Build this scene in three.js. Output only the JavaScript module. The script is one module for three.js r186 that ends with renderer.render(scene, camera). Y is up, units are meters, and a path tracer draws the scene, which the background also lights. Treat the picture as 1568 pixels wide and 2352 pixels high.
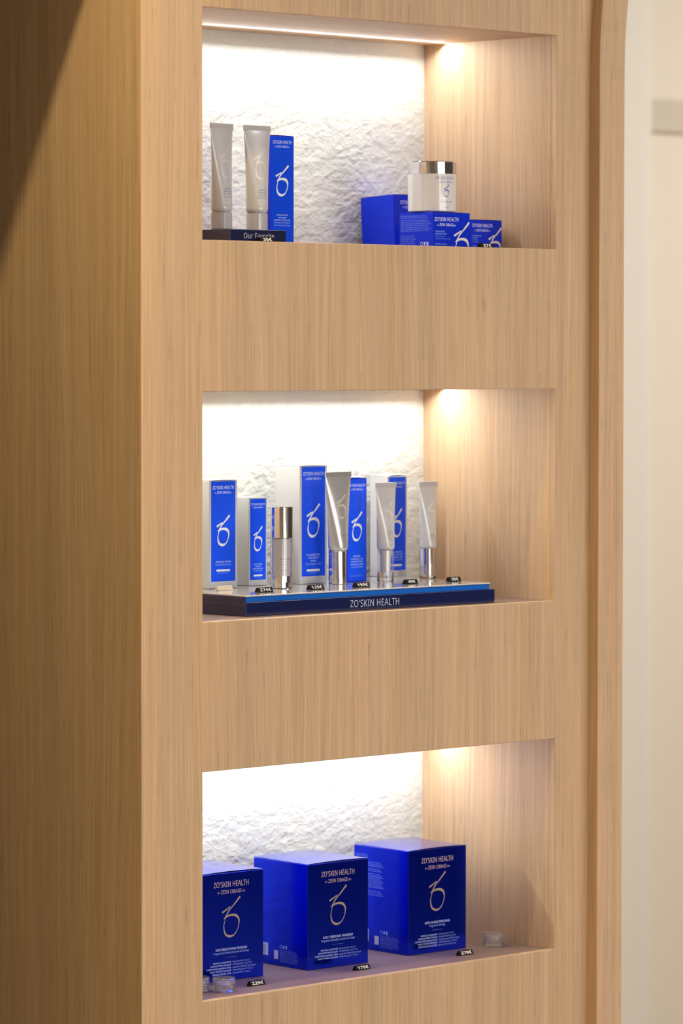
import * as THREE from 'three';
import { RoundedBoxGeometry } from 'three/addons/geometries/RoundedBoxGeometry.js';
import { RectAreaLightUniformsLib } from 'three/addons/lights/RectAreaLightUniformsLib.js';
import { mergeGeometries, toCreasedNormals } from 'three/addons/utils/BufferGeometryUtils.js';

RectAreaLightUniformsLib.init();
const scene = new THREE.Scene();
scene.background = new THREE.Color(0x000000);

// ---------------------------------------------------------------- camera
const camera = new THREE.PerspectiveCamera(14.506, 1568 / 2352, 0.05, 60);
{
  const yaw = 0.76784, pitch = -0.03992, roll = 0.001;
  const fw = new THREE.Vector3(Math.sin(yaw) * Math.cos(pitch), Math.sin(pitch), -Math.cos(yaw) * Math.cos(pitch));
  const r = new THREE.Vector3().crossVectors(fw, new THREE.Vector3(0, 1, 0)).normalize();
  const u = new THREE.Vector3().crossVectors(r, fw);
  camera.position.set(-4.05774, 1.5, 4.50398);
  camera.up.copy(u).multiplyScalar(Math.cos(roll)).addScaledVector(r, -Math.sin(roll));
  camera.lookAt(camera.position.clone().add(fw));
  camera.focus = 6.32;
  camera.userData.fStop = 4.5;
}
const renderer = new THREE.WebGLRenderer({ antialias: true });
renderer.toneMapping = THREE.LinearToneMapping;
renderer.toneMappingExposure = 1.0;
renderer.shadowMap.enabled = true;

// ---------------------------------------------------------------- levels and lights
const FLOOR = -0.35, CEIL = 3.0;
const NX = 0.7789, ND = 0.306, EDGE = -0.1224;                 // niche width and depth, left corner of the cabinet
const TOPS = [2.0162, 1.4391, 0.8639], BOTS = [1.6674, 1.0914, 0.5155];
const LED_Z = -0.252, LED_W = 0.010;
const LED_POWER = 108, LED_TILT = 0.36, KEY_POWER = 10, ADDED_WINDOW_POWER = 6.6, SIDE_POWER = 8, FILL_POWER = 9, HALL_POWER = 27;
const LED_COLOR = new THREE.Color().setRGB(0.96, 1.0, 0.99), KEY_COLOR = new THREE.Color().setRGB(1, 0.99, 0.98), ROOM_COLOR = new THREE.Color().setRGB(1, 0.81, 0.43);

// ---------------------------------------------------------------- helpers
const used = {};
function numbered(n) { const k = used[n] = (used[n] ?? -1) + 1; return k ? `${n}_${String(k).padStart(3, '0')}` : n; }
function shadows(o) { o.traverse((c) => { if (c.isMesh) { c.castShadow = true; c.receiveShadow = true; } }); return o; }
function thing(name, label, category, [x, y, z] = [0, 0, 0], turn = 0, group) {
  const o = new THREE.Group(); o.name = numbered(name); scene.add(o);
  o.position.set(x, y, z); o.rotation.y = turn; o.userData = { label, category };
  if (group) o.userData.group = group;
  return o;
}
function part(name, geometry, material, parent, label) {
  const m = new THREE.Mesh(geometry, material); m.name = name; m.castShadow = m.receiveShadow = true; parent.add(m);
  if (label) m.userData.label = label;
  return m;
}
function structure(name, geometry, material, label) {
  const m = part(name, geometry, material, scene); m.userData = { kind: 'structure', label };
  return m;
}
let seed = 20240611;
function rnd() { seed = (seed * 1664525 + 1013904223) >>> 0; return seed / 4294967296; }
const lattice = new Float32Array(65536); for (let i = 0; i < 65536; i++) lattice[i] = rnd() * 2 - 1;
function noise(x, y) {
  const xi = Math.floor(x), yi = Math.floor(y); let u = x - xi, v = y - yi;
  u = u * u * (3 - 2 * u); v = v * v * (3 - 2 * v);
  const a = (yi & 255) << 8, b = ((yi + 1) & 255) << 8, c = xi & 255, d = (xi + 1) & 255;
  const p = lattice[a | c], q = lattice[a | d], r = lattice[b | c], s = lattice[b | d];
  return p + (q - p) * u + (r - p + (p - q - r + s) * u) * v;
}
function fbm(x, y, n) { let s = 0, a = 0.5; for (let i = 0; i < n; i++) { s += a * noise(x, y); x = x * 2.03 + 17.3; y = y * 2.03 + 5.7; a *= 0.5; } return s; }
const clamp = (x, a = 0, b = 1) => Math.min(b, Math.max(a, x));
const smooth = (a, b, x) => { const t = clamp((x - a) / (b - a)); return t * t * (3 - 2 * t); };

// ---------------------------------------------------------------- oak veneer
const WOOD_W = 1.25, WOOD_H = 2.5;
function oakTextures() {
  const W = 2048, H = 2048, col = new Uint8Array(W * H * 4), bmp = new Uint8Array(W * H * 4);
  const leaves = []; for (let x = -0.062 + 0.1224; x < WOOD_W + 0.2; x += 0.118 + 0.05 * rnd()) leaves.push([x, (rnd() - 0.5) * 0.045, rnd() * 40]);
  leaves.unshift([-1, 0.03, 3.3]);
  for (let j = 0; j < H; j++) {
    const y = j / H * WOOD_H;
    for (let i = 0; i < W; i++) {
      const x = i / W * WOOD_W; let L = leaves[0]; for (const l of leaves) if (x >= l[0]) L = l;
      const xs = x + L[2] + 0.011 * noise(x * 3.1 + L[2], y * 1.3) + 0.0016 * noise(x * 14, y * 3.5 + 9) + 0.0004 * noise(x * 60, y * 9);
      const n1 = fbm(xs * 20, y * 0.6, 2), n2 = noise(xs * 110, y * 1.6), n3 = noise(xs * 330, y * 5), n4 = noise(xs * 700, y * 14);
      const pore = smooth(0.42, 0.9, noise(xs * 700 + 31, y * 26)) * (0.45 + 0.55 * smooth(-0.3, 0.6, noise(xs * 60 + 7, y * 1.2)));
      const t = 1 + L[1] + 0.055 * n1 + 0.024 * n2 + 0.036 * n3 + 0.034 * n4 - 0.085 * pore;
      const hue = noise(xs * 40 + 50, y * 0.7) * 0.022 + L[1] * 0.25;
      const k = (j * W + i) * 4;
      col[k] = clamp(203 * t * (1 + hue * 0.4), 0, 255); col[k + 1] = clamp(169 * t, 0, 255); col[k + 2] = clamp(134 * t * (1 - hue), 0, 255); col[k + 3] = 255;
      const b = clamp(190 + 30 * n3 + 20 * n4 - 120 * pore, 0, 255); bmp[k] = bmp[k + 1] = bmp[k + 2] = b; bmp[k + 3] = 255;
    }
  }
  const mk = (d, srgb) => {
    const t = new THREE.DataTexture(d, W, H); t.wrapS = t.wrapT = THREE.MirroredRepeatWrapping; t.magFilter = THREE.LinearFilter; t.minFilter = THREE.LinearMipmapLinearFilter; t.generateMipmaps = true;
    if (srgb) t.colorSpace = THREE.SRGBColorSpace; t.repeat.set(1 / WOOD_W, 1 / WOOD_H); t.needsUpdate = true; return t;
  };
  return [mk(col, true), mk(bmp, false)];
}
const [oakMap, oakBump] = oakTextures();
const shelfBrown = new THREE.MeshPhysicalMaterial({ color: new THREE.Color().setRGB(0.25, 0.16, 0.125), bumpMap: oakBump, bumpScale: 0.00005, roughness: 0.4 });  // even mauve-brown for the shelves, darker than the surrounding oak
const oak = new THREE.MeshPhysicalMaterial({ map: oakMap, bumpMap: oakBump, bumpScale: 0.00012, roughness: 0.52, specularIntensity: 0.6 });

// a box with its faces' uv in metres, v along the grain
function woodBox(x0, x1, y0, y1, z0, z1, grain = 'y', ou = 0, ov = 0) {
  const g = new THREE.BoxGeometry(x1 - x0, y1 - y0, z1 - z0); g.translate((x0 + x1) / 2, (y0 + y1) / 2, (z0 + z1) / 2);
  const P = g.attributes.position, N = g.attributes.normal, U = g.attributes.uv;
  for (let i = 0; i < P.count; i++) {
    const p = { x: P.getX(i), y: P.getY(i), z: P.getZ(i) }, n = Math.abs(N.getX(i)) > 0.5 ? 'x' : Math.abs(N.getY(i)) > 0.5 ? 'y' : 'z';
    const ax = ['x', 'y', 'z'].filter((a) => a !== n), v = ax.includes(grain) ? grain : ax[1], u = ax.find((a) => a !== v);
    U.setXY(i, p[u] + ou, p[v] + ov);
  }
  return g;
}
const box = (x0, x1, y0, y1, z0, z1) => woodBox(x0, x1, y0, y1, z0, z1, 'y');
const plaster = (r, g, b, rough = 0.9) => new THREE.MeshStandardMaterial({ color: new THREE.Color().setRGB(r, g, b), roughness: rough });

// ---------------------------------------------------------------- the room
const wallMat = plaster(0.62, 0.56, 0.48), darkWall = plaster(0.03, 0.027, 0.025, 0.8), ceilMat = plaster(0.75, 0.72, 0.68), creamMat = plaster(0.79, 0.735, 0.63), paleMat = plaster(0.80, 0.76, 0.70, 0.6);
const floorMat = plaster(0.42, 0.36, 0.29, 0.5);
structure('floor', box(-6.2, 7.2, FLOOR - 0.1, FLOOR, -3.2, 7.2), floorMat, 'taupe floor of the shop');
structure('ceiling', box(-6.2, 7.2, CEIL, CEIL + 0.1, -3.2, 7.2), ceilMat, 'white ceiling of the shop');
structure('wall_left', box(-6.2, -6.0, FLOOR, CEIL, -3.2, 7.2), wallMat, 'warm white wall of the shop');
const ADDED_WIN = [-0.3, 2.0, 0.5, 2.6];
structure('wall_front', mergeGeometries([box(-6.2, ADDED_WIN[0], FLOOR, CEIL, 7.0, 7.2), box(ADDED_WIN[1], 7.2, FLOOR, CEIL, 7.0, 7.2), box(ADDED_WIN[0], ADDED_WIN[1], FLOOR, ADDED_WIN[2], 7.0, 7.2), box(ADDED_WIN[0], ADDED_WIN[1], ADDED_WIN[3], CEIL, 7.0, 7.2)]), wallMat, 'warm white wall behind the viewer');
{ // added glowing window, out of frame, as a soft frontal light source
  const m = structure('added_window_1', mergeGeometries([...[0, 1, 2].map((i) => box(ADDED_WIN[0] + i * 1.12, ADDED_WIN[0] + i * 1.12 + 0.06, ADDED_WIN[2], ADDED_WIN[3], 7.02, 7.08)), box(ADDED_WIN[0], ADDED_WIN[1], ADDED_WIN[2], ADDED_WIN[2] + 0.06, 7.02, 7.08), box(ADDED_WIN[0], ADDED_WIN[1], ADDED_WIN[3] - 0.06, ADDED_WIN[3], 7.02, 7.08)]), paleMat, 'unseen glowing window added as soft frontal light');
  for (const i of [0, 1]) part('glow_pane', box(ADDED_WIN[0] + 0.06 + i * 1.12, ADDED_WIN[0] + 1.12 + i * 1.12, ADDED_WIN[2] + 0.06, ADDED_WIN[3] - 0.06, 7.045, 7.055), new THREE.MeshStandardMaterial({ color: 0xffffff, emissive: KEY_COLOR, emissiveIntensity: 2 }), m);
  const l = new THREE.RectAreaLight(KEY_COLOR, ADDED_WINDOW_POWER, ADDED_WIN[1] - ADDED_WIN[0] - 0.12, ADDED_WIN[3] - ADDED_WIN[2] - 0.12); l.position.set((ADDED_WIN[0] + ADDED_WIN[1]) / 2, (ADDED_WIN[2] + ADDED_WIN[3]) / 2, 7.0); scene.add(l);
}
structure('wall_right', box(4.2, 4.4, FLOOR, CEIL, 0.1, 7.0), darkWall, 'dark wall across the shop');
{ // wall plane of the cabinet: solid on the far left, a header over the alcove
  structure('wall_back', mergeGeometries([box(-6.0, -0.92, FLOOR, CEIL, -0.75, 0), box(-0.92, EDGE, 2.287, CEIL, -0.75, 0)]), wallMat, 'wall with a deep alcove beside the cabinet');
  structure('wall_alcove', mergeGeometries([box(-0.92, EDGE, FLOOR, 2.287, -0.75, -0.65), box(-0.92, -0.90, FLOOR, 2.287, -0.65, -0.005)]), darkWall, 'unseen alcove lining beside the cabinet, made dark to cut bounced light');  // lining kept dark so little light bounces onto the cabinet side
}
// arched passage on the right
const AX0 = 0.8592, ARCH_W = 0.0612, ARCH_R = 0.95, ARCH_Y = 1.963;
function archPath(s, off, down) { // outline of the arch, off metres inside the outer edge
  const x0 = AX0 + off, cx = AX0 + ARCH_R, x1 = AX0 + 2 * ARCH_R - off, R = ARCH_R - off, n = 64;
  const pts = [[x0, down]]; for (let i = 0; i <= n; i++) { const a = Math.PI - Math.PI * i / n; pts.push([cx + R * Math.cos(a), ARCH_Y + R * Math.sin(a)]); } pts.push([x1, down]);
  return pts;
}
{
  const s = new THREE.Shape(), o = archPath(null, 0, FLOOR), i = archPath(null, ARCH_W, FLOOR).reverse();
  [...o, ...i].forEach(([x, y], k) => k ? s.lineTo(x, y) : s.moveTo(x, y)); s.closePath();
  const g = new THREE.ExtrudeGeometry(s, { depth: 0.1195, bevelEnabled: true, bevelSize: 0.0012, bevelThickness: 0.0012, bevelSegments: 2, bevelOffset: -0.0012, curveSegments: 4 }); g.translate(0, 0, -0.0987);
  { const U = g.attributes.uv, P = g.attributes.position, N = g.attributes.normal; for (let k = 0; k < U.count; k++) U.setXY(k, Math.abs(N.getZ(k)) > 0.7 ? P.getX(k) - EDGE : P.getZ(k) + 0.31, P.getY(k) - FLOOR); }
  structure('trim_1', g, oak, 'oak architrave around the arched passage');
  const w = new THREE.Shape(); w.moveTo(AX0 + 0.01, FLOOR); w.lineTo(AX0 + 0.01, CEIL); w.lineTo(7.0, CEIL); w.lineTo(7.0, FLOOR);
  archPath(null, 0.01, FLOOR).reverse().forEach(([x, y]) => w.lineTo(x, y)); w.closePath();
  const wg = new THREE.ExtrudeGeometry(w, { depth: 0.09, bevelEnabled: false }); wg.translate(0, 0, -0.0925);
  structure('wall_arch', wg, wallMat, 'wall pierced by the arched passage');
}
structure('wall_corridor', box(0.3, 7.2, FLOOR, CEIL, -2.4, -2.2), creamMat, 'cream wall of the passage beyond the arch');
structure('wall_corridor_side', box(7.0, 7.2, FLOOR, CEIL, -2.2, 7.0), creamMat, 'cream end wall of the passage');
structure('wall_corridor_end', box(0.75, 0.85, FLOOR, CEIL, -2.2, -0.8), creamMat, 'cream end wall beside the cabinet');
structure('trim_2', new RoundedBoxGeometry(0.26, CEIL - FLOOR, 0.05, 3, 0.01).translate(3.308, (CEIL + FLOOR) / 2, -2.176), paleMat, 'pale casing on the passage wall');
structure('trim_3', box(3.44, 6.9, 2.05, 2.13, -2.2, -2.188), plaster(0.62, 0.56, 0.48), 'greyer rail across the passage wall');

// ceiling lights: recessed downlights and unseen soft panels, two of them added as fill
const glow = new THREE.MeshStandardMaterial({ color: 0xffffff, emissive: ROOM_COLOR, emissiveIntensity: 3 });
const ringMat = new THREE.MeshStandardMaterial({ color: 0xdddddd, roughness: 0.4 });
function downlight(x, z, target, power, angle, soft, label, color = ROOM_COLOR) {
  const t = thing('ceiling_downlight', label, 'lamp', [x, CEIL, z], 0, 'recessed ceiling downlights');
  part('trim_ring', new THREE.TorusGeometry(0.045, 0.006, 8, 32).rotateX(Math.PI / 2), ringMat, t);
  part('lamp_lens', new THREE.CylinderGeometry(0.042, 0.042, 0.003, 32).translate(0, -0.002, 0), glow, t);
  const l = new THREE.SpotLight(color, power, 0, angle, 0.75, 2); l.position.set(0, -0.012, 0); l.target.position.set(target[0] - x, target[1] - CEIL, target[2] - z);
  l.castShadow = true; l.shadow.radius = soft; l.shadow.mapSize.set(2048, 2048); t.add(l, l.target);
  return t;
}
downlight(-0.62, 0.346, [-0.72, 0.8, 0.1], SIDE_POWER, 0.95, 1.2, 'downlight close to the alcove beside the cabinet');
function panel(x, z, w, d, power, label, color = ROOM_COLOR) {
  const t = thing('unseen_light_panel', label, 'lamp', [x, CEIL, z]);
  part('panel_frame', box(-w / 2 - 0.02, w / 2 + 0.02, -0.012, 0, -d / 2 - 0.02, d / 2 + 0.02), ringMat, t);
  part('diffuser', box(-w / 2, w / 2, -0.014, -0.011, -d / 2, d / 2), new THREE.MeshStandardMaterial({ color: 0xffffff, emissive: color, emissiveIntensity: 1 }), t);
  const l = new THREE.RectAreaLight(color, power, w, d); l.position.set(0, -0.016, 0); l.rotation.x = -Math.PI / 2; t.add(l);
}
panel(-3.9, 1.0, 1.2, 1.2, FILL_POWER, 'added warm fill panel, unseen, on the ceiling near the left wall');  // added fill, placed to warm the faces turned left
panel(-1.0, 4.6, 1.2, 1.2, 3, 'added neutral fill panel, unseen, on the ceiling at the back of the shop', KEY_COLOR);  // added fill, weak and neutral, for the room ambient
panel(2.3, 2.3, 1.5, 1.5, KEY_POWER, 'large ceiling light panel on the arch side of the shop', KEY_COLOR);
panel(5.2, -0.8, 1.8, 0.5, HALL_POWER, 'unseen long ceiling panel placed to brighten the passage', KEY_COLOR);  // unseen source set where it evens out the passage wall

// ---------------------------------------------------------------- the cabinet
const cab = thing('display_cabinet', 'tall oak veneered display cabinet with three lit niches backed in white stone', 'cabinet', [0, 0, 0]);
const FT = 0.013;
{
  const s = new THREE.Shape(); s.moveTo(EDGE, FLOOR); s.lineTo(AX0 + 0.008, FLOOR); s.lineTo(AX0 + 0.008, CEIL); s.lineTo(EDGE, CEIL); s.closePath();
  for (let k = 0; k < 3; k++) { const h = new THREE.Path(); h.moveTo(0, BOTS[k]); h.lineTo(0, TOPS[k]); h.lineTo(NX, TOPS[k]); h.lineTo(NX, BOTS[k]); h.closePath(); s.holes.push(h); }
  const bv = 0.001;
  const g = new THREE.ExtrudeGeometry(s, { depth: FT - 2 * bv, bevelEnabled: true, bevelSize: bv, bevelThickness: bv, bevelOffset: -bv, bevelSegments: 2 }); g.translate(0, 0, -FT + bv);
  const U = g.attributes.uv, P = g.attributes.position, N = g.attributes.normal;
  for (let i = 0; i < U.count; i++) { const nx = Math.abs(N.getX(i)), ny = Math.abs(N.getY(i)); U.setXY(i, (nx > 0.7 ? P.getZ(i) : P.getX(i)) - EDGE, ny > 0.7 ? P.getZ(i) : P.getY(i) - FLOOR); }
  part('front_panel', g, oak, cab);
  part('side_panel', woodBox(EDGE + 0.0006, EDGE + 0.018, FLOOR, CEIL, -0.65, -FT, 'y', 0.42, 0.3), oak, cab);
  part('side_panel', woodBox(AX0 - 0.06, AX0 - 0.042, FLOOR, CEIL, -0.65, -FT, 'y', 0.9), oak, cab);
  part('back_panel', woodBox(EDGE, AX0 - 0.042, FLOOR, CEIL, -0.668, -0.65, 'y', 0.2), oak, cab);
}
// split-face white stone at the back of each niche
function stoneGeometry(k) {
  const nx = 300, ny = 140, H = TOPS[k] - BOTS[k], pos = [], idx = [], uv = [];
  const ox = 13.7 * k + 3.1, oy = 7.9 * k;
  const height = (x, y) => {
    const wx = x + 0.03 * fbm(x * 9 + ox, y * 9 + oy, 3), wy = y + 0.03 * fbm(x * 9 + 40 + ox, y * 9 + oy, 3);
    const a = fbm(wx * 8 + ox, wy * 17 + oy, 4) * 3.2 + 0.35 * (wx + wy) * 9;
    const step = Math.floor(a) + smooth(0.80, 1.0, a - Math.floor(a));            // flakes: terraces with steep lips
    const dirt = fbm(x * 60 + ox, y * 110 + oy, 4), fine = fbm(x * 150, y * 260 + oy, 3);
    return 0.0008 * (step - a) + 0.0007 * dirt + 0.0005 * fine + 0.0016 * fbm(x * 4 + ox, y * 5 + oy, 2);
  };
  for (let j = 0; j <= ny; j++) for (let i = 0; i <= nx; i++) {
    const x = NX * i / nx, y = H * j / ny; pos.push(x, BOTS[k] + y, -ND + height(x, y)); uv.push(x, y);
  }
  const w = nx + 1;
  for (let j = 0; j < ny; j++) for (let i = 0; i < nx; i++) { const a = j * w + i; idx.push(a, a + 1, a + w + 1, a, a + w + 1, a + w); }
  const n0 = pos.length / 3; // back and rim
  for (const [x, y] of [[0, 0], [NX, 0], [NX, H], [0, H]]) { pos.push(x, BOTS[k] + y, -ND - 0.012); uv.push(x, y); }
  idx.push(n0, n0 + 2, n0 + 1, n0, n0 + 3, n0 + 2);
  const g = new THREE.BufferGeometry(); g.setAttribute('position', new THREE.Float32BufferAttribute(pos, 3)); g.setAttribute('uv', new THREE.Float32BufferAttribute(uv, 2)); g.setIndex(idx); g.computeVertexNormals();
  return g;
}
function stoneTextures() {
  const W = 1024, H = 512, c = new Uint8Array(W * H * 4), b = new Uint8Array(W * H * 4);
  for (let j = 0; j < H; j++) for (let i = 0; i < W; i++) {
    const x = i / W, y = j / H * 0.5, n = fbm(x * 30, y * 40, 4), f = fbm(x * 190, y * 330, 3), k = (j * W + i) * 4;
    const t = 1 + 0.035 * n + 0.03 * f; c[k] = clamp(214 * t, 0, 255); c[k + 1] = clamp(214 * t, 0, 255); c[k + 2] = clamp(208 * t * (1 - 0.02 * n), 0, 255); c[k + 3] = 255;
    b[k] = b[k + 1] = b[k + 2] = clamp(128 + 110 * f + 50 * n, 0, 255); b[k + 3] = 255;
  }
  return [[c, true], [b, false]].map(([d, s]) => { const t = new THREE.DataTexture(d, W, H); t.wrapS = t.wrapT = THREE.MirroredRepeatWrapping; t.magFilter = THREE.LinearFilter; t.repeat.set(1, 2); if (s) t.colorSpace = THREE.SRGBColorSpace; t.needsUpdate = true; return t; });
}
const [stMap, stBump] = stoneTextures();
const stone = new THREE.MeshStandardMaterial({ map: stMap, bumpMap: stBump, bumpScale: 0.0009, roughness: 0.9 });
const alu = new THREE.MeshStandardMaterial({ color: 0xb8b8b8, metalness: 0.8, roughness: 0.4 });
const ledGlow = new THREE.MeshStandardMaterial({ color: 0xffffff, emissive: LED_COLOR, emissiveIntensity: 4 });
for (let k = 0; k < 3; k++) {
  const b = BOTS[k], t = TOPS[k], z1 = -FT, za = LED_Z + LED_W / 2 + 0.001, zb = LED_Z - LED_W / 2 - 0.001;
  part('niche_wall', woodBox(NX, NX + 0.018, b - 0.02, t + 0.02, -ND - 0.02, z1, 'y', 0.55 + 0.13 * k, 0.2 * k), oak, cab);
  part('niche_wall', woodBox(-0.018, 0, b - 0.02, t + 0.02, -ND - 0.02, z1, 'y', 0.15 + 0.2 * k, 0.4), oak, cab);
  part('niche_shelf', woodBox(0, NX, b - 0.02, b, -ND - 0.02, z1, 'x', 0.3 + 0.2 * k, 0.5), shelfBrown, cab, 'smooth mauve-brown shelf board, darker than the oak');
  part('niche_ceiling', mergeGeometries([woodBox(0, NX, t, t + 0.016, za, z1, 'x', 0.7, 0.5), woodBox(0, NX, t, t + 0.016, -ND - 0.02, zb, 'x', 0.75, 0.5), woodBox(0, NX, t + 0.016, t + 0.02, -ND - 0.02, z1, 'x')]), oak, cab);
  part('stone_panel', stoneGeometry(k), stone, cab, ['white split-face stone back of the top niche', 'white split-face stone back of the middle niche', 'white split-face stone back of the bottom niche'][k]);
  const ch = part('light_strip', mergeGeometries([box(0, NX, t + 0.010, t + 0.0158, zb, za), box(0, NX, t + 0.001, t + 0.010, zb, zb + 0.0008), box(0, NX, t + 0.001, t + 0.010, za - 0.0008, za)]), alu, cab, 'slim aluminium light channel in the niche ceiling');
  part('diffuser', box(0.001, NX - 0.001, t + 0.002, t + 0.006, zb + 0.001, za - 0.001), ledGlow, ch);
  const l = new THREE.RectAreaLight(LED_COLOR, LED_POWER, NX - 0.006, LED_W - 0.001); l.position.set(NX / 2, t - 0.0012, LED_Z); l.rotation.x = -Math.PI / 2 - LED_TILT; cab.add(l);
}

// ---------------------------------------------------------------- printing
const canvasOf = (w, h) => { const c = document.createElement('canvas'); c.width = Math.round(w); c.height = Math.round(h); return c; };
function texOf(c, srgb = true) { const t = new THREE.CanvasTexture(c); if (srgb) t.colorSpace = THREE.SRGBColorSpace; t.magFilter = THREE.LinearFilter; t.anisotropy = 8; return t; }
function text(c, s, x, y, size, { width, bold, align = 'center', color = '#fff', alpha = 1 } = {}) { // x, y: baseline point in px, width: fitted width in px
  c.save(); c.globalAlpha = alpha; c.fillStyle = color; c.font = `${bold ? 'bold ' : ''}${Math.round(size)}px sans-serif`; c.textBaseline = 'alphabetic'; c.textAlign = 'left';
  const m = c.measureText(s).width, k = width ? width / m : 1, w = m * k;
  c.translate(align === 'center' ? x - w / 2 : align === 'right' ? x - w : x, y); c.scale(k, 1); c.fillText(s, 0, 0); c.restore();
}
function stroke(c, pts, color) { // pts: [x, y, half width], a pen stroke that swells and thins
  const cur = new THREE.CatmullRomCurve3(pts.map(([x, y, w]) => new THREE.Vector3(x, y, w)), false, 'centripetal').getPoints(60), L = [], R = [];
  cur.forEach((p, i) => { const a = cur[Math.max(0, i - 1)], b = cur[Math.min(cur.length - 1, i + 1)], dx = b.x - a.x, dy = b.y - a.y, l = Math.hypot(dx, dy) || 1, nx = -dy / l, ny = dx / l; L.push([p.x + nx * p.z, p.y + ny * p.z]); R.push([p.x - nx * p.z, p.y - ny * p.z]); });
  c.fillStyle = color; c.beginPath(); [...L, ...R.reverse()].forEach(([x, y], i) => i ? c.lineTo(x, y) : c.moveTo(x, y)); c.closePath(); c.fill();
}
function emblem(c, cx, cy, h, color, fat = 1, slim = 1) { // the looping pen-stroke mark, h px tall about (cx, cy)
  const S = h / 870, m = (x, y, w) => [cx + (x - 735) * 1.4 * S * slim, cy + (y - 1035 + (x - 735) * 0.13) * S, w * 1.15 * S * fat];
  stroke(c, [m(903, 610, 22), m(800, 760, 17), m(700, 900, 11), m(610, 1080, 8)], color);
  stroke(c, [m(562, 955, 21), m(640, 890, 16), m(718, 820, 8)], color);
  stroke(c, [m(716, 822, 6), m(670, 930, 7), m(612, 1050, 7)], color);
  stroke(c, [m(592, 1085, 13), m(660, 1025, 20), m(750, 995, 25), m(830, 1010, 29), m(874, 1075, 22), m(880, 1160, 14), m(855, 1280, 10), m(790, 1400, 15), m(705, 1440, 25), m(630, 1405, 23), m(596, 1310, 16), m(595, 1200, 11), m(625, 1075, 6)], color);
}
function brandLines(c, cx, y, w, color) { text(c, "ZO'SKIN HEALTH", cx, y, w * 0.165, { width: w, color }); text(c, 'BY', cx - w * 0.355, y + w * 0.145, w * 0.06, { color }); text(c, 'ZEIN OBAGI', cx - w * 0.005, y + w * 0.15, w * 0.115, { width: w * 0.58, color }); text(c, 'MD', cx + w * 0.345, y + w * 0.145, w * 0.06, { color }); }
function tinyLines(c, x, y, w, n, step, size, color, words, align = 'left') { for (let i = 0; i < n; i++) text(c, words[i % words.length], x, y + i * step, size, { width: w * (0.86 + 0.14 * ((i * 37 % 11) / 10)), color, align }); }
const smallPrint = ['Avant usage lire la notice. Appliquer matin et soir sur peau', 'propre et seche. Eviter le contact avec les yeux. Usage externe', 'Ingredients: Aqua, Glycerin, Cetyl Alcohol, Dimethicone, Parfum', 'Directions: Apply to clean skin as directed by your physician', 'Conserver a temperature ambiante. Tenir hors de portee des enfants', 'Store at room temperature. Keep out of reach of children. For'];
function icons(c, x, y, s, color) { c.fillStyle = color; c.strokeStyle = color; c.lineWidth = s * 0.1; c.strokeRect(x, y + s * 0.25, s * 0.75, s * 0.7); c.beginPath(); c.moveTo(x, y + s * 0.25); c.lineTo(x + s * 0.7, y); c.stroke(); c.beginPath(); c.arc(x + s * 1.45, y + s * 0.45, s * 0.38, 0, 7); c.fill(); c.fillRect(x + s * 1.35, y + s * 0.5, s * 0.2, s * 0.5); c.fillRect(x + s * 2.1, y + s * 0.05, s * 0.6, s * 0.95); }

// printed sheet: returns colour and metalness / roughness maps from one drawing
function printed(w, h, ppm, base, draw, { metal = 0, rough = 0.3, printMetal = 0, printRough = 0.45, clearcoat = 0.2, specularIntensity = 1 } = {}) {
  const W = w * ppm, H = h * ppm, c1 = canvasOf(W, H), a = c1.getContext('2d'); a.fillStyle = base; a.fillRect(0, 0, c1.width, c1.height); draw(a, c1.width, c1.height, null);
  const opt = { map: texOf(c1), roughness: rough, metalness: metal, clearcoat, clearcoatRoughness: 0.12, specularIntensity };
  if (metal) {
    const c2 = canvasOf(W, H), b = c2.getContext('2d'), f = (r, m) => `rgb(0,${Math.round(r * 255)},${Math.round(m * 255)})`; b.fillStyle = f(rough, metal); b.fillRect(0, 0, c2.width, c2.height); draw(b, c2.width, c2.height, f(printRough, printMetal));
    const t = texOf(c2, false); opt.metalnessMap = opt.roughnessMap = t; opt.metalness = opt.roughness = 1;
  }
  return new THREE.MeshPhysicalMaterial(opt);
}

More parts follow.
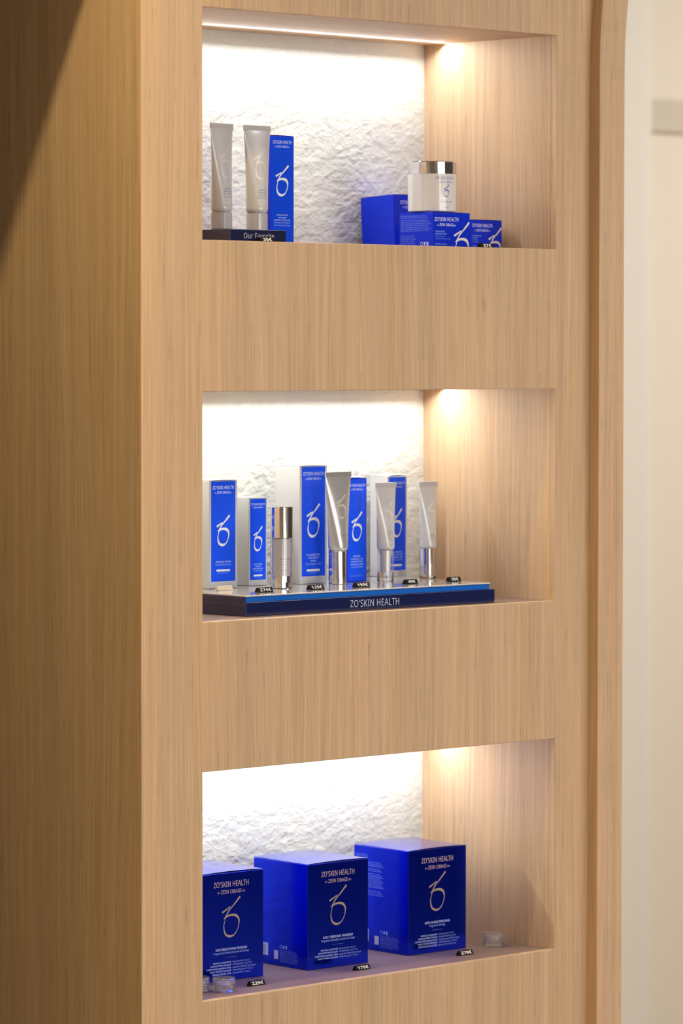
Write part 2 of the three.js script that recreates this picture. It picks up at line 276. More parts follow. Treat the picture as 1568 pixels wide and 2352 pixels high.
// ---------------------------------------------------------------- cartons
const FOIL = '#0c34e6', FOIL_DARK = '#0c30f0', BLUE = '#0a52ff';
const foilBody = new THREE.MeshPhysicalMaterial({ color: FOIL_DARK, metalness: 0.95, roughness: 0.16, clearcoat: 0.4, clearcoatRoughness: 0.12 });
const blueBody = new THREE.MeshPhysicalMaterial({ color: FOIL, metalness: 0.4, roughness: 0.3, clearcoat: 0.2, clearcoatRoughness: 0.15, specularIntensity: 0.6 });
const pearlBody = new THREE.MeshPhysicalMaterial({ color: '#c9c7c4', metalness: 0.1, roughness: 0.3, clearcoat: 0.4, clearcoatRoughness: 0.1 });
const silverFoil = '#c6cacf';
function lidGeometry(w, d, bulge) { // a tuck-in lid: hinged in front, arched a little in the middle
  const n = 10, pos = [], idx = [], T = 0.0007;
  for (const s of [1, 0]) for (let j = 0; j <= n; j++) for (let i = 0; i <= n; i++) { const u = i / n, v = j / n; pos.push((u - 0.5) * w, bulge * Math.sin(Math.PI * Math.min(1, u * 1.0)) ** 0.8 * (0.45 + 0.55 * Math.sin(Math.PI * v * 0.9 + 0.15)) + bulge * 0.25 * (1 - v) + s * T, (v - 0.5) * d); }
  const m = (n + 1) * (n + 1), q = (a, b, c, e) => idx.push(a, b, c, a, c, e);
  for (let j = 0; j < n; j++) for (let i = 0; i < n; i++) { const a = j * (n + 1) + i; q(a, a + n + 1, a + n + 2, a + 1); q(m + a, m + a + 1, m + a + n + 2, m + a + n + 1); }
  for (let i = 0; i < n; i++) { const f = n * (n + 1) + i; q(i, i + 1, m + i + 1, m + i); q(f + 1, f, m + f, m + f + 1); const l = i * (n + 1), l2 = l + n + 1; q(l2, l, m + l, m + l2); q(l + n, l2 + n, m + l2 + n, m + l + n); }
  const g = new THREE.BufferGeometry(); g.setAttribute('position', new THREE.Float32BufferAttribute(pos, 3)); g.setIndex(idx); g.computeVertexNormals(); return g;
}
function carton({ name, label, group, p, w, d, h, turn = 0, body, front, side, bulge = 0.002, lid = body, frontName = 'printed_front', inset = 0.0009 }) {
  const a = turn * Math.PI / 180, fx = [Math.cos(a), -Math.sin(a)], bk = [-Math.sin(a), -Math.cos(a)];
  const t = thing(name, label, 'box', [p[0] + fx[0] * w / 2 + bk[0] * d / 2, p[1], p[2] + fx[1] * w / 2 + bk[1] * d / 2], a, group);
  const H = h - 0.0012;
  part('carton', new RoundedBoxGeometry(w, H, d, 2, 0.0007).translate(0, H / 2, 0), body, t);
  part('lid', lidGeometry(w - 0.0006, d - 0.0006, bulge).translate(0, H + 0.0002, 0), lid, t);
  if (front) part(frontName, new THREE.PlaneGeometry(w - 2 * inset, H - 2 * inset).translate(0, H / 2, d / 2 + 0.00012), front, t);
  if (side) part('printed_side', new THREE.PlaneGeometry(d - 2 * inset, H - 2 * inset).rotateY(-Math.PI / 2).translate(-w / 2 - 0.00012, H / 2, 0), side, t);
  return t;
}
const ROSE = '#d9b3a4', GOLD = '#a8917e', PALE = '#b9c6ee';

// bottom niche: three large programme boxes
function programme(title, sub, lines) {
  return printed(0.13, 0.17, 5200, FOIL_DARK, (c, W, H, m) => {
    brandLines(c, W * 0.5, H * 0.125, W * 0.56, m ?? ROSE); emblem(c, W * 0.5, H * 0.41, H * 0.395, m ?? GOLD, 0.82);
    text(c, title, W * 0.5, H * 0.722, H * 0.032, { width: W * (title.length > 20 ? 0.5 : 0.44), bold: true, color: m ?? PALE }); text(c, sub, W * 0.5, H * 0.752, H * 0.028, { width: W * Math.min(0.56, sub.length * 0.0155), color: m ?? PALE });
    c.fillStyle = m ?? '#8f93b8'; c.fillRect(W * 0.41, H * 0.785, W * 0.18, H * 0.0022);
    lines.forEach(([q, r, wd], i) => { const y = H * (0.84 + i * 0.0265), x = W * (0.5 - wd / 2); text(c, q, x, y, H * 0.021, { width: W * wd * 0.5, bold: true, align: 'left', color: m ?? PALE }); text(c, r, x + W * wd * 0.53, y, H * 0.021, { width: W * wd * 0.47, align: 'left', color: m ?? PALE }); });
  }, { metal: 0.95, rough: 0.16 });
}
const sidePrint = (full) => printed(0.13, 0.17, 4200, FOIL_DARK, (c, W, H, m) => {
  const col = m ?? '#9fb0ea';
  if (full) { tinyLines(c, W * 0.03, H * 0.08, W * 0.24, 3, H * 0.016, H * 0.016, col, smallPrint); tinyLines(c, W * 0.06, H * 0.15, W * 0.5, 3, H * 0.018, H * 0.017, col, smallPrint); tinyLines(c, W * 0.06, H * 0.215, W * 0.5, 2, H * 0.018, H * 0.017, col, smallPrint); tinyLines(c, W * 0.06, H * 0.262, W * 0.5, 9, H * 0.0165, H * 0.017, col, smallPrint); tinyLines(c, W * 0.06, H * 0.43, W * 0.5, 3, H * 0.02, H * 0.017, col, smallPrint); }
  icons(c, W * 0.49, H * 0.80, H * 0.038, col); tinyLines(c, W * 0.49, H * 0.862, W * 0.36, 7, H * 0.0175, H * 0.017, col, smallPrint);
  c.fillStyle = m ?? '#c9cfe8'; c.fillRect(W * 0.38, H * 0.86, W * 0.08, H * 0.085);
  c.fillStyle = m ?? '#d6dcec'; c.fillRect(W * 0.13, H * 0.80, W * 0.14, H * 0.12); c.fillStyle = m ?? '#7c86b0'; for (let i = 0; i < 14; i++) c.fillRect(W * 0.15, H * (0.808 + i * 0.0075), W * 0.075, H * 0.0022 * (1 + (i * 7 % 3)));
}, { metal: 0.95, rough: 0.16 });
const REST = 0.0003, yB = BOTS[2] + REST, kit = [['GENTLE CLEANSER', 'Nettoyant Doux 60 ml / 2 Fl. Oz. US', 0.58], ['EXFOLIATING POLISH', 'Gommage Exfoliant 16.2 g / 0.57 Oz.', 0.66], ['COMPLEXION RENEWAL PADS', 'Disques Renouvellement du Teint 30 Disques', 0.78], ['DAILY POWER DEFENSE', 'Protection Efficace 30 ml / 1 Fl. Oz. US', 0.68]];
carton({ name: 'program_box', label: 'dark blue foil box cut off by the left edge of the bottom niche', group: 'large foil boxes in the bottom niche', p: [0.1066, yB, -0.1271], w: 0.13, d: 0.13, h: 0.1705, turn: -3, body: foilBody, front: programme('SKIN BRIGHTENING PROGRAM', "Programme D'éclaircissement de la Peau", [...kit, ['BRIGHTALIVE', 'Eclaircissant 50 ml / 1.7 Fl. Oz. US', 0.6]]), side: sidePrint(false), bulge: 0.003 });
carton({ name: 'program_box', label: 'dark blue foil box in the middle of the three in the bottom niche', group: 'large foil boxes in the bottom niche', p: [0.3238, yB, -0.111], w: 0.13, d: 0.1315, h: 0.1697, turn: -2.2, body: foilBody, front: programme('DAILY SKINCARE PROGRAM', 'Programme Quotidien de Soins du Visage', kit), side: sidePrint(false), bulge: 0.003 });
carton({ name: 'program_box', label: 'dark blue foil box with text down its side at the right of the bottom niche', group: 'large foil boxes in the bottom niche', p: [0.5504, yB, -0.1116], w: 0.131, d: 0.1305, h: 0.1713, turn: -1.7, body: foilBody, front: programme('ANTI-AGING PROGRAM', 'Programme Anti-Âge', [...kit, ['GROWTH FACTOR SERUM', 'Serum 15 ml / 0.5 Fl. Oz. US', 0.66]]), side: sidePrint(true), bulge: 0.003 });

// middle niche: acrylic plinth
const yS = BOTS[1] + REST, PLINTH_H = 0.0325, yT = yS + PLINTH_H + REST;
const navy = new THREE.MeshPhysicalMaterial({ color: new THREE.Color().setRGB(0.006, 0.008, 0.075), roughness: 0.12, clearcoat: 0.6, clearcoatRoughness: 0.05 });
const bandBlue = new THREE.MeshPhysicalMaterial({ color: new THREE.Color().setRGB(0.01, 0.14, 0.62), roughness: 0.15, clearcoat: 0.5 });
const topSheet = new THREE.MeshPhysicalMaterial({ color: '#cfc9c6', roughness: 0.1, clearcoat: 0.8, clearcoatRoughness: 0.04 });
{
  const t = thing('acrylic_plinth', 'long navy acrylic plinth carrying the products in the middle niche', 'display stand', [0.1288, yS, -0.0442], -1.25 * Math.PI / 180);
  const W = 0.5405, D = 0.242;
  part('base_block', new RoundedBoxGeometry(W, 0.0215, D, 2, 0.0008).translate(W / 2, 0.01075, -D / 2), navy, t);
  part('blue_layer', new RoundedBoxGeometry(W - 0.012, 0.0085, D - 0.004, 2, 0.001).translate(W / 2 - 0.003, 0.0215 + 0.00425, -D / 2 - 0.001), bandBlue, t);
  part('end_plate', new RoundedBoxGeometry(0.0028, 0.0085, D - 0.004, 2, 0.0006).translate(0.0014, 0.0215 + 0.00425, -D / 2 - 0.001), navy, t);
  part('top_sheet', new RoundedBoxGeometry(W - 0.009, 0.0024, D - 0.002, 2, 0.0008).translate(W / 2 - 0.0045, 0.0301 + 0.0012, -D / 2), topSheet, t);
  const m = printed(0.2, 0.019, 9000, '#17204f', (c, w, h) => text(c, "ZO'SKIN HEALTH", w * 0.5, h * 0.78, h * 0.78, { width: w * 0.54, color: '#c4c8dc' }), { rough: 0.15 });
  const lettering = part('lettering', new THREE.PlaneGeometry(W - 0.002, 0.0195).translate(W / 2, 0.01075, 0.00015), m, t);
  const uv = lettering.geometry.attributes.uv; for (let i = 0; i < uv.count; i++) uv.setX(i, (uv.getX(i) * (W - 0.002) - 0.172) / 0.2);
}
const stripPanel = (w, h, titles, { white = true, ml = false, eW = 0.56 } = {}) => printed(w, h, 9000, white ? silverFoil : BLUE, (c, W, H, m) => {
  const x0 = white ? W * 0.055 : 0, x1 = white ? W * 0.94 : W, y1 = white ? H * 0.94 : H; c.fillStyle = BLUE; c.fillRect(x0, 0, x1 - x0, y1);
  const cx = (x0 + x1) / 2, bw = x1 - x0; brandLines(c, cx, H * 0.075, bw * 0.88, '#f0f2fa'); emblem(c, cx + bw * 0.0, H * 0.46, H * 0.30, '#f1f2f6', 1.25, Math.min(1, bw * eW / (H * 0.30 * 0.56)));
  titles.forEach((s, i) => text(c, s, cx, H * (0.765 + i * 0.026), H * 0.024, { width: bw * Math.min(0.66, 0.05 * s.length), bold: i < titles.length - 1, color: '#a9bdf2' }));
  if (white) { const y = H * (0.78 + titles.length * 0.026 - 0.005); c.fillStyle = '#eef0f6'; c.fillRect(cx - bw * 0.28, y, bw * 0.56, H * 0.02); text(c, 'Physician Dispensed', cx, y + H * 0.04, H * 0.014, { width: bw * 0.44, color: '#9fb3ea' }); }
  if (ml) text(c, '50 ml / 1.7 Fl. Oz. US', cx, H * 0.955, H * 0.018, { width: bw * 0.66, color: '#9fb3ea' });
}, { rough: 0.4, clearcoat: 0.06, specularIntensity: 0.5 });
const midCarton = (o) => carton({ name: 'serum_box', group: 'serum boxes in the middle niche', body: pearlBody, ...o });
midCarton({ label: 'white serum box with blue front at the left end of the plinth', p: [0.2, yT, -0.2067], w: 0.0605, d: 0.06, h: 0.1719, front: stripPanel(0.0605, 0.172, ['FIRMING SERUM', 'Sérum Raffermissant']), bulge: 0.001 });
midCarton({ label: 'narrow short white serum box with blue front beside the chrome topped bottle', p: [0.3023, yT, -0.2256], w: 0.04, d: 0.04, h: 0.1412, turn: -1, front: stripPanel(0.04, 0.141, ['DAILY POWER', 'DEFENSE', 'Protection Efficace', 'Quotidienne']), bulge: 0.001 });
midCarton({ label: 'tallest white serum box with blue front behind the chrome topped bottle', p: [0.3935, yT, -0.2031], w: 0.0605, d: 0.0575, h: 0.1913, turn: 0, front: stripPanel(0.0605, 0.191, ['ILLUMINATING', 'AOX SERUM', 'Sérum', 'Illuminateur AOX']), bulge: 0.001 });
carton({ name: 'serum_box', group: 'serum boxes in the middle niche', label: 'all blue serum box behind the tube with the tall chrome cap', body: blueBody, p: [0.4916, yT, -0.1945], w: 0.0441, d: 0.044, h: 0.1695, front: stripPanel(0.0441, 0.1695, ['ROZATROL', 'Treatment for red,', 'sensitized skin', 'Soin peau sensible', 'rouge sensibilisée'], { white: false, ml: true }), bulge: 0.001 });
{
  const b = midCarton({ label: 'white serum box with blue front and teal lined lid at the right', p: [0.6403, yT, -0.2520], w: 0.046, d: 0.0414, h: 0.1685, front: stripPanel(0.046, 0.1685, ['10% VITAMIN C', 'SELF ACTIVATING', 'Vitamine C 10%', 'auto-activante']), bulge: 0.0035 });
  part('dust_flap', lidGeometry(0.043, 0.039, 0.0014).translate(0, 0.1675, 0), new THREE.MeshStandardMaterial({ color: '#0f8c8c', roughness: 0.5 }), b, 'teal inner flap');
}

// top niche
const y0 = BOTS[0] + REST;
{
  const t = thing('acrylic_plinth', 'small navy acrylic block under the two tubes in the top niche', 'display stand', [0.0924, y0, -0.04]);
  const W = 0.1176, D = 0.09, H = 0.0189; t.position.x -= 0; 
  part('base_block', new RoundedBoxGeometry(W, H, D, 2, 0.0007).translate(W / 2, H / 2, -D / 2), navy, t);
  part('lettering', new THREE.PlaneGeometry(W - 0.002, H - 0.0016).translate(W / 2, H / 2, 0.00015), printed(W, H, 9000, '#1c2145', (c, w, h) => text(c, 'Our Favorite', w * 0.512, h * 0.74, h * 0.66, { width: w * 0.557, color: '#b9bccd' }), { rough: 0.15 }), t);
}
carton({ name: 'cleanser_box', label: 'tall royal blue box beside the two tubes in the top niche', p: [0.2699, y0, -0.14], w: 0.0506, d: 0.05, h: 0.1725, body: blueBody, front: printed(0.0506, 0.1725, 9000, BLUE, (c, W, H, m) => {
  brandLines(c, W * 0.5, H * 0.065, W * 0.84, m ?? '#e8ecfa'); emblem(c, W * 0.5, H * 0.405, H * 0.30, m ?? '#f1f2f6', 1.2, 1.0);
  ['EXFOLIATING', 'CLEANSER', 'NORMAL TO OILY SKIN', 'Nettoyant Exfoliant', 'Peau Normale à Grasse'].forEach((s, i) => text(c, s, W * 0.5, H * (0.735 + i * 0.0235), H * 0.02, { width: W * Math.min(0.72, 0.046 * s.length), bold: i < 3, color: m ?? '#a9bdf2' }));
}, { metal: 0.4, rough: 0.3, clearcoat: 0.1, specularIntensity: 0.6 }), bulge: 0.0008 });
const cubePrint = (w, h, title, sub) => printed(w, h, 8000, FOIL, (c, W, H, m) => {
  const u = W; brandLines(c, u * 0.37, H * 0.23, u * 0.66, m ?? '#eef0fa'); emblem(c, u * 0.79, H * 0.80, u * 0.80, m ?? '#e6dfdc', 1.0, 0.95);
  title.forEach((s, i) => text(c, s, u * 0.06, H * (0.56 + i * 0.075), H * 0.06, { width: u * Math.min(0.36, 0.026 * s.length), bold: true, align: 'left', color: m ?? '#8ea2e6' })); sub.forEach((s, i) => text(c, s, u * 0.06, H * (0.70 + i * 0.07), H * 0.05, { width: u * Math.min(0.42, 0.022 * s.length), align: 'left', color: m ?? '#8ea2e6' })); text(c, '60 Pads / Disques', u * 0.06, H * 0.93, H * 0.06, { width: u * 0.32, bold: true, align: 'left', color: m ?? '#8ea2e6' });
}, { metal: 0.4, rough: 0.3, clearcoat: 0.1, specularIntensity: 0.6 });
carton({ name: 'pads_box', label: 'low blue box with fine print on its side carrying the white jar', p: [0.5617, y0, -0.07], w: 0.0861, d: 0.0757, h: 0.0574, body: blueBody, bulge: 0.0006, front: cubePrint(0.0861, 0.0574, ['COMPLEXION', 'RENEWAL PADS'], ['Disques Pour', 'Renouvellement du Teint']), side: printed(0.0757, 0.0574, 8000, FOIL, (c, W, H, m) => {
  const col = m ?? '#93a6ea'; tinyLines(c, W * 0.03, H * 0.09, W * 0.92, 2, H * 0.055, H * 0.05, col, smallPrint); tinyLines(c, W * 0.03, H * 0.215, W * 0.96, 7, H * 0.053, H * 0.048, col, smallPrint.slice(1)); tinyLines(c, W * 0.03, H * 0.68, W * 0.48, 6, H * 0.055, H * 0.048, col, smallPrint.slice(2)); icons(c, W * 0.64, H * 0.84, H * 0.12, m ?? '#b9c5f0'); }, { metal: 0.4, rough: 0.3, clearcoat: 0.1, specularIntensity: 0.6 }) });
carton({ name: 'polish_box', label: 'smallest blue box at the right end of the top niche', p: [0.6802, y0, -0.1], w: 0.0742, d: 0.06, h: 0.0486, body: blueBody, bulge: 0.0006, front: cubePrint(0.0742, 0.0486, ['EXFOLIATING', 'POLISH'], ['Gommage', 'Exfoliant']) });
{
  const b = carton({ name: 'cream_box', label: 'plain sided blue box leaning back behind the white jar', p: [0.6195, y0, -0.214], w: 0.08, d: 0.0768, h: 0.087, body: blueBody, bulge: 0.0012, front: printed(0.08, 0.087, 6000, FOIL, (c, W, H, m) => { brandLines(c, W * 0.5, H * 0.16, W * 0.62, m ?? '#eef0fa'); emblem(c, W * 0.5, H * 0.55, H * 0.5, m ?? '#e6dfdc', 1.1); }, { metal: 0.4, rough: 0.3, clearcoat: 0.1, specularIntensity: 0.6 }) });
  const lean = 0.06; // tipped back on its rear bottom edge until it touches the stone
  b.rotation.order = 'YXZ'; b.rotation.x = -lean; b.position.y += 0.0768 / 2 * Math.sin(lean); b.position.z -= 0; 
}

// ---------------------------------------------------------------- tubes
const chrome = new THREE.MeshStandardMaterial({ color: 0xe6e6e8, metalness: 1, roughness: 0.08 });
const clear = new THREE.MeshPhysicalMaterial({ color: 0xffffff, transmission: 1, thickness: 0.01, ior: 1.47, roughness: 0.03 });
const frost = new THREE.MeshPhysicalMaterial({ color: '#e4e0df', roughness: 0.3, clearcoat: 0.6, clearcoatRoughness: 0.08 });
function bodyGeometry(r, w, y1, y2) { // round at the shoulder, pressed flat at the top
  const nu = 72, nv = 40, pos = [], uv = [], idx = [];
  for (let j = 0; j <= nv; j++) for (let i = 0; i <= nu; i++) {
    const s = j / nv, ph = i / nu * Math.PI * 2, e = 0.0016, k = smooth(0, 0.045, s); let a = r + (w / 2 - r) * s, b = e + (r - e) * (1 - s) ** 0.92;
    const sh = 0.80 + 0.20 * Math.sqrt(k); a *= sh; b *= sh; pos.push(a * Math.cos(ph), y1 + (y2 - y1) * s, b * Math.sin(ph)); uv.push(1 - i / nu, s);
  }
  for (let j = 0; j < nv; j++) for (let i = 0; i < nu; i++) { const a = j * (nu + 1) + i; idx.push(a, a + nu + 1, a + nu + 2, a, a + nu + 2, a + 1); }
  const g = new THREE.BufferGeometry(); g.setAttribute('position', new THREE.Float32BufferAttribute(pos, 3)); g.setAttribute('uv', new THREE.Float32BufferAttribute(uv, 2)); g.setIndex(idx); g.computeVertexNormals(); return g;
}
function crimpGeometry(w, h, y) { const gs = [new RoundedBoxGeometry(w, h, 0.0026, 2, 0.0006).translate(0, y + h / 2, 0)]; const n = 5; for (let i = 0; i < n; i++) gs.push(new THREE.BoxGeometry(w * 0.98, h * 0.07, 0.0031).translate(0, y + h * (0.18 + 0.15 * i), 0)); return mergeGeometries(gs.map((g) => g.index ? g.toNonIndexed() : g)); }
const lathe = (pts, n = 56) => toCreasedNormals(new THREE.LatheGeometry(pts.map(([x, y]) => new THREE.Vector2(x, y)), n), 0.5);
function tubePrint(base, ink, titles, { metal = 0, rough = 0.28, y = 0.27, mark = '#f4f2f4', markH = 0.34, wide = 0.2 } = {}) {
  const draw = (c, W, H, m, mm) => { emblem(c, W * 0.75, H * 0.40, H * markH, mm ?? mark, 1.1, 0.8); titles.forEach((s, i) => text(c, s, W * 0.75, H * (1 - y + 0.03 + i * 0.032), H * 0.026, { width: W * wide * (0.6 + 0.4 * ((i * 5 % 4) / 3)), bold: i < 2, color: m ?? ink })); text(c, '50 ml / 1.7 Fl. Oz. US', W * 0.75, H * 0.925, H * 0.024, { width: W * wide, color: m ?? ink }); };
  const c1 = canvasOf(1024, 1024), a = c1.getContext('2d'); a.fillStyle = base; a.fillRect(0, 0, 1024, 1024); draw(a, 1024, 1024);
  const c2 = canvasOf(1024, 1024), b = c2.getContext('2d'), f = (r, m) => `rgb(0,${Math.round(r * 255)},${Math.round(m * 255)})`; b.fillStyle = f(rough, metal); b.fillRect(0, 0, 1024, 1024); draw(b, 1024, 1024, f(0.4, 0), f(0.14, 0.3));
  const t = texOf(c2, false); return new THREE.MeshPhysicalMaterial({ map: texOf(c1), metalnessMap: t, roughnessMap: t, metalness: 1, roughness: 1, clearcoat: 0.5, clearcoatRoughness: 0.08 });
}
function squeezeTube({ label, p, r, w, h, capH, crimpH, turn, mat, plain, cap }) {
  const t = thing('squeeze_tube', label, 'tube', p, turn * Math.PI / 180, 'squeeze tubes standing on their caps');
  part('tube_body', bodyGeometry(r, w - 0.001, capH, h - crimpH + 0.001), mat, t);
  part('crimped_end', crimpGeometry(w, crimpH, h - crimpH), plain, t);
  part('shoulder', lathe([[0, capH + 0.0001], [r * 0.82, capH + 0.0001], [r * 0.9, capH + 0.0012]]), plain, t);
  cap(t); return t;
}
const greyTube = new THREE.MeshPhysicalMaterial({ color: '#c2bfc0', roughness: 0.3, clearcoat: 0.5, clearcoatRoughness: 0.1 });
const silverTube = new THREE.MeshPhysicalMaterial({ color: '#c9c7c5', metalness: 0.55, roughness: 0.28, clearcoat: 0.4, clearcoatRoughness: 0.08 });
const capMilk = new THREE.MeshPhysicalMaterial({ color: '#cfcccd', roughness: 0.3, transmission: 0.35, thickness: 0, clearcoat: 0.4 });
const cleanserPrint = tubePrint('#c2bfc0', '#5d6aa0', ['EXFOLIATING CLEANSER', 'NORMAL TO OILY SKIN', 'Nettoyant Exfoliant', 'Peau Normale à Grasse'], { y: 0.30, wide: 0.2, markH: 0.40 });
const milkCap = (r, H) => (t) => part('cap', lathe([[0, 0], [r - 0.001, 0], [r, 0.001], [r, H - 0.0006], [r - 0.0006, H], [0, H]]), capMilk, t);
squeezeTube({ label: 'pale grey squeeze tube nearest the left edge of the top niche', p: [0.1115, y0 + 0.0192, -0.08], r: 0.0167, w: 0.056, h: 0.1626, capH: 0.026, crimpH: 0.009, turn: 9.5, mat: cleanserPrint, plain: greyTube, cap: milkCap(0.0163, 0.026) });
squeezeTube({ label: 'pale grey squeeze tube next to the tall royal blue box', p: [0.1855, y0 + 0.0192, -0.08], r: 0.0172, w: 0.0565, h: 0.1622, capH: 0.026, crimpH: 0.009, turn: 0, mat: cleanserPrint, plain: greyTube, cap: milkCap(0.0166, 0.026) });
squeezeTube({ label: 'silver squeeze tube on a tall chrome cap', p: [0.4462, yT, -0.1689], r: 0.0162, w: 0.057, h: 0.1812, capH: 0.0535, crimpH: 0.0085, turn: -1, mat: tubePrint('#c9c7c5', '#6a6a74', ['ILLUMINATING', 'AOX SERUM', 'Sérum', 'Illuminateur AOX'], { metal: 0.55, rough: 0.25, y: 0.25, mark: '#e9e4de' }), plain: silverTube, cap: (t) => part('cap', lathe([[0, 0], [0.0128, 0], [0.0136, 0.0008], [0.0136, 0.0525], [0.0130, 0.0535], [0, 0.0535]]), chrome, t) });
squeezeTube({ label: 'pale grey squeeze tube on a clear cap before the teal lidded box', p: [0.5541, yT, -0.1691], r: 0.0148, w: 0.0475, h: 0.1616, capH: 0.0515, crimpH: 0.009, turn: 0, mat: tubePrint('#c2c0c0', '#6d6d78', ['ROZATROL', 'Treatment for red,', 'sensitized skin', 'Soin peau sensible', 'rouge sensibilisée'], { y: 0.32, wide: 0.17 }), plain: greyTube, cap: (t) => {
  const c = part('cap', lathe([[0, 0], [0.0128, 0], [0.0135, 0.0008], [0.0135, 0.0505], [0.0122, 0.0508], [0.0122, 0.016], [0.0118, 0.0155], [0, 0.0155]]), clear, t, 'clear plastic cap'); part('nozzle', lathe([[0, 0.0158], [0.0085, 0.0158], [0.0088, 0.04], [0.0105, 0.044], [0.0105, 0.0512], [0, 0.0512]]), frost, c); } });
squeezeTube({ label: 'white squeeze tube on a chrome cap at the right end of the plinth', p: [0.6673, yT, -0.1842], r: 0.0142, w: 0.0425, h: 0.1605, capH: 0.0495, crimpH: 0.009, turn: 0, mat: tubePrint('#cac9c9', '#77777f', ['10% VITAMIN C', 'SELF ACTIVATING', 'Vitamine C 10%', 'auto-activante'], { y: 0.25, wide: 0.19 }), plain: greyTube, cap: (t) => {
  const c = part('cap', lathe([[0, 0.006], [0.0095, 0.006], [0.0095, 0.0225], [0.0120, 0.023], [0.0120, 0.0495], [0, 0.0495]]), chrome, t); part('overcap', lathe([[0, 0], [0.0125, 0], [0.0133, 0.0008], [0.0133, 0.048], [0.0124, 0.048], [0.0124, 0.005], [0, 0.005]]), clear, c, 'clear plastic overcap'); } });

// chrome topped pump bottle
{
  const t = thing('serum_bottle', 'slim clear bottle with a chrome top and chrome foot', 'bottle', [0.3, yT, -0.146]), r = 0.0176;
  part('bottle_shell', lathe([[0, 0], [r - 0.001, 0], [r, 0.001], [r, 0.0795], [0.0148, 0.0795], [0.0148, 0.0012], [0, 0.0012]]), clear, t);
  part('foot', lathe([[0, 0.0014], [0.0138, 0.0014], [0.0138, 0.0195], [0, 0.0195]]), chrome, t);
  const c = canvasOf(1024, 640), a = c.getContext('2d'); a.fillStyle = '#dad6d5'; a.fillRect(0, 0, 1024, 640);
  [['DAILY POWER DEFENSE', 0.56], ['Protection Efficace', 0.635], ['Quotidienne', 0.70], ['50 ml / 1.7 Fl. Oz. US', 0.86]].forEach(([s, y], i) => text(a, s, 768, 640 * y, 34, { width: [210, 190, 120, 190][i], bold: i === 0, color: '#70707c' }));
  const inner = new THREE.CylinderGeometry(0.0138, 0.0138, 0.0595, 48, 1, false); inner.translate(0, 0.0197 + 0.02975, 0).rotateY((-16 - 270) * Math.PI / 180);
  part('liquid', inner, new THREE.MeshPhysicalMaterial({ map: texOf(c), roughness: 0.3 }), t);
  part('cap', lathe([[0, 0.0797], [r - 0.0004, 0.0797], [r + 0.0002, 0.0803], [r + 0.0002, 0.1288], [r - 0.0008, 0.1299], [0, 0.1299]]), chrome, t);
}
// white jar with a chrome lid
{
  const t = thing('cream_jar', 'white jar with a silver lid standing on a blue box', 'jar', [0.5985, y0 + 0.0587, -0.108]), r = 0.0392;
  const c = canvasOf(2048, 512), a = c.getContext('2d'); a.fillStyle = '#dedad6'; a.fillRect(0, 0, 2048, 512);
  const cx = 1460, ink = '#4a59ad'; brandLines(a, cx, 80, 330, ink); emblem(a, cx, 232, 175, ink, 1.3, 0.9); text(a, 'OIL CONTROL PADS', cx, 395, 30, { width: 200, color: ink }); text(a, '60 Pads', cx, 470, 26, { width: 70, color: ink });
  const g = lathe([[r - 0.0012, 0], [r, 0.0012], [r, 0.0608]], 96); { const U = g.attributes.uv, P = g.attributes.position; for (let i = 0; i < U.count; i++) U.setXY(i, U.getX(i), P.getY(i) / 0.061); }
  g.rotateY((-8 - 256.7) * Math.PI / 180); part('jar_body', g, new THREE.MeshPhysicalMaterial({ map: texOf(c), roughness: 0.25, clearcoat: 0.4 }), t);
  part('jar_base', lathe([[0, 0.0001], [r - 0.0012, 0.0001], [r - 0.0011, 0.002]]), frost, t);
  part('lid', lathe([[0, 0.061], [r + 0.0002, 0.061], [r + 0.0002, 0.0795], [r - 0.0012, 0.0812], [r - 0.006, 0.0815], [0, 0.0815]], 96), chrome, t);
}
// small clear sample jars
const jarClear = new THREE.MeshPhysicalMaterial({ color: 0xffffff, transmission: 0.92, thickness: 0.01, ior: 1.49, roughness: 0.04, clearcoat: 0.4 });
function sampleJar(p, label) {
  const t = thing('sample_jar', label, 'jar', p, 0, 'empty clear sample jars'), r = 0.0176;
  part('jar_body', lathe([[0, 0], [r - 0.001, 0], [r, 0.001], [r * 0.97, 0.0105], [r * 0.9, 0.0115], [r * 0.62, 0.0115], [r * 0.55, 0.004], [0, 0.0035]], 40), jarClear, t);
  part('lid', lathe([[0, 0.0215], [r - 0.0006, 0.0215], [r, 0.0208], [r, 0.0118], [r * 0.93, 0.0118], [r * 0.93, 0.0185], [0, 0.0185]].reverse(), 40), jarClear, t);
  part('glint_rings', mergeGeometries([0.0135, 0.016].map((y) => new THREE.TorusGeometry(r * 0.86, 0.0006, 8, 40).rotateX(Math.PI / 2).translate(0, y, 0))), jarClear, t);  // rings added at the screw thread so the clear plastic catches glints
}
sampleJar([0.064, yB, -0.0817], 'clear sample jar half hidden by the left edge of the niche');
sampleJar([0.0898, yB, -0.0513], 'clear sample jar in front of the leftmost foil box');
sampleJar([0.7339, yB, -0.0961], 'clear sample jar alone at the right end of the bottom niche');

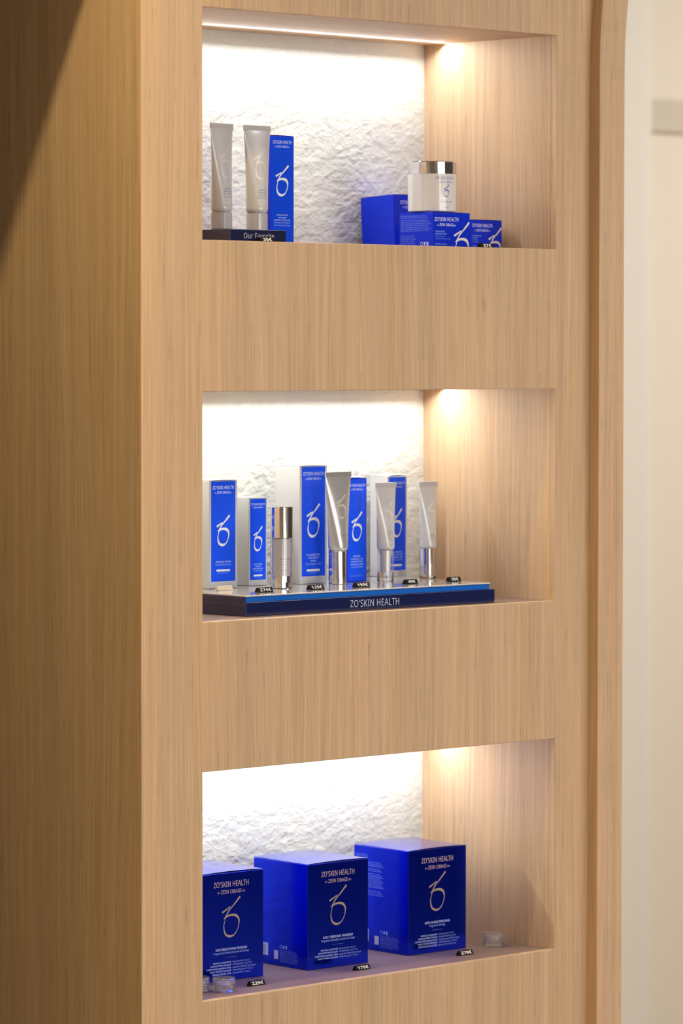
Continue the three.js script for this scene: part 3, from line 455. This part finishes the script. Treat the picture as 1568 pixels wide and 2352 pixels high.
// ---------------------------------------------------------------- price tags
const tagBlack = new THREE.MeshPhysicalMaterial({ color: '#120d0c', roughness: 0.55, specularIntensity: 0.4 });
function priceTag(str, p, label, { mat = tagBlack, w = 0.031, turn = 0 } = {}) {
  const t = thing('price_tag', label, 'price tag', p, turn, 'tent shaped price tags'), D = 0.0105, H = 0.0072;
  const s = new THREE.Shape(); s.moveTo(-D / 2, 0); s.lineTo(D / 2, 0); s.lineTo(0.0012, H); s.lineTo(-0.0012, H); s.closePath();
  const g = new THREE.ExtrudeGeometry(s, { depth: w, bevelEnabled: false }); g.translate(0, 0, -w / 2).rotateY(-Math.PI / 2); // section in the y-z plane, run along x
  part('tag_body', g, mat, t);
  if (!str) return;
  const c = canvasOf(384, 128), a = c.getContext('2d'); a.fillStyle = '#16100f'; a.fillRect(0, 0, 384, 128); text(a, str, 192, 104, 116, { width: str.length > 3 ? 310 : 240, bold: true, color: '#f4f1ee' });
  const fh = Math.hypot(H, D / 2 - 0.0012), pl = new THREE.PlaneGeometry(w * 0.96, fh * 0.94); pl.rotateX(-Math.atan2(D / 2 - 0.0012, H)).translate(0, H / 2 + 0.00008, (D / 2 + 0.0012) / 2 + 0.00015);
  part('price', pl, new THREE.MeshPhysicalMaterial({ map: texOf(c), roughness: 0.6, specularIntensity: 0.3 }), t);
}
priceTag('35€', [0.158, y0, -0.03], 'price tag reading 35€ before the small navy block');
priceTag('27€', [0.6436, y0, -0.03], 'price tag reading 27€ before the smallest blue box');
priceTag('274€', [0.2109, yT, -0.0912], 'price tag reading 274€ on the plinth, leftmost of its five');
priceTag('129€', [0.317, yT, -0.0863], 'price tag reading 129€ on the plinth before the tallest serum box');
priceTag('199€', [0.4148, yT, -0.0833], 'price tag reading 199€ on the plinth before the all blue serum box');
priceTag('49€', [0.5359, yT, -0.0935], 'price tag reading 49€ on the plinth right of the clear capped tube', { w: 0.027 });
priceTag('59€', [0.6354, yT, -0.0934], 'price tag reading 59€ on the plinth, rightmost of its five', { w: 0.027 });
priceTag('', [0.196, yT, -0.1677], 'blank cream price tag before the leftmost serum box', { mat: new THREE.MeshStandardMaterial({ color: '#d9c7ae', roughness: 0.6 }) });
priceTag('229€', [0.1662, yB, -0.0608], 'price tag reading 229€ before the leftmost foil box');
priceTag('179€', [0.3955, yB, -0.0614], 'price tag reading 179€ before the middle foil box');
priceTag('279€', [0.6274, yB, -0.0579], 'price tag reading 279€ before the foil box on the right');

shadows(scene);
renderer.render(scene, camera);
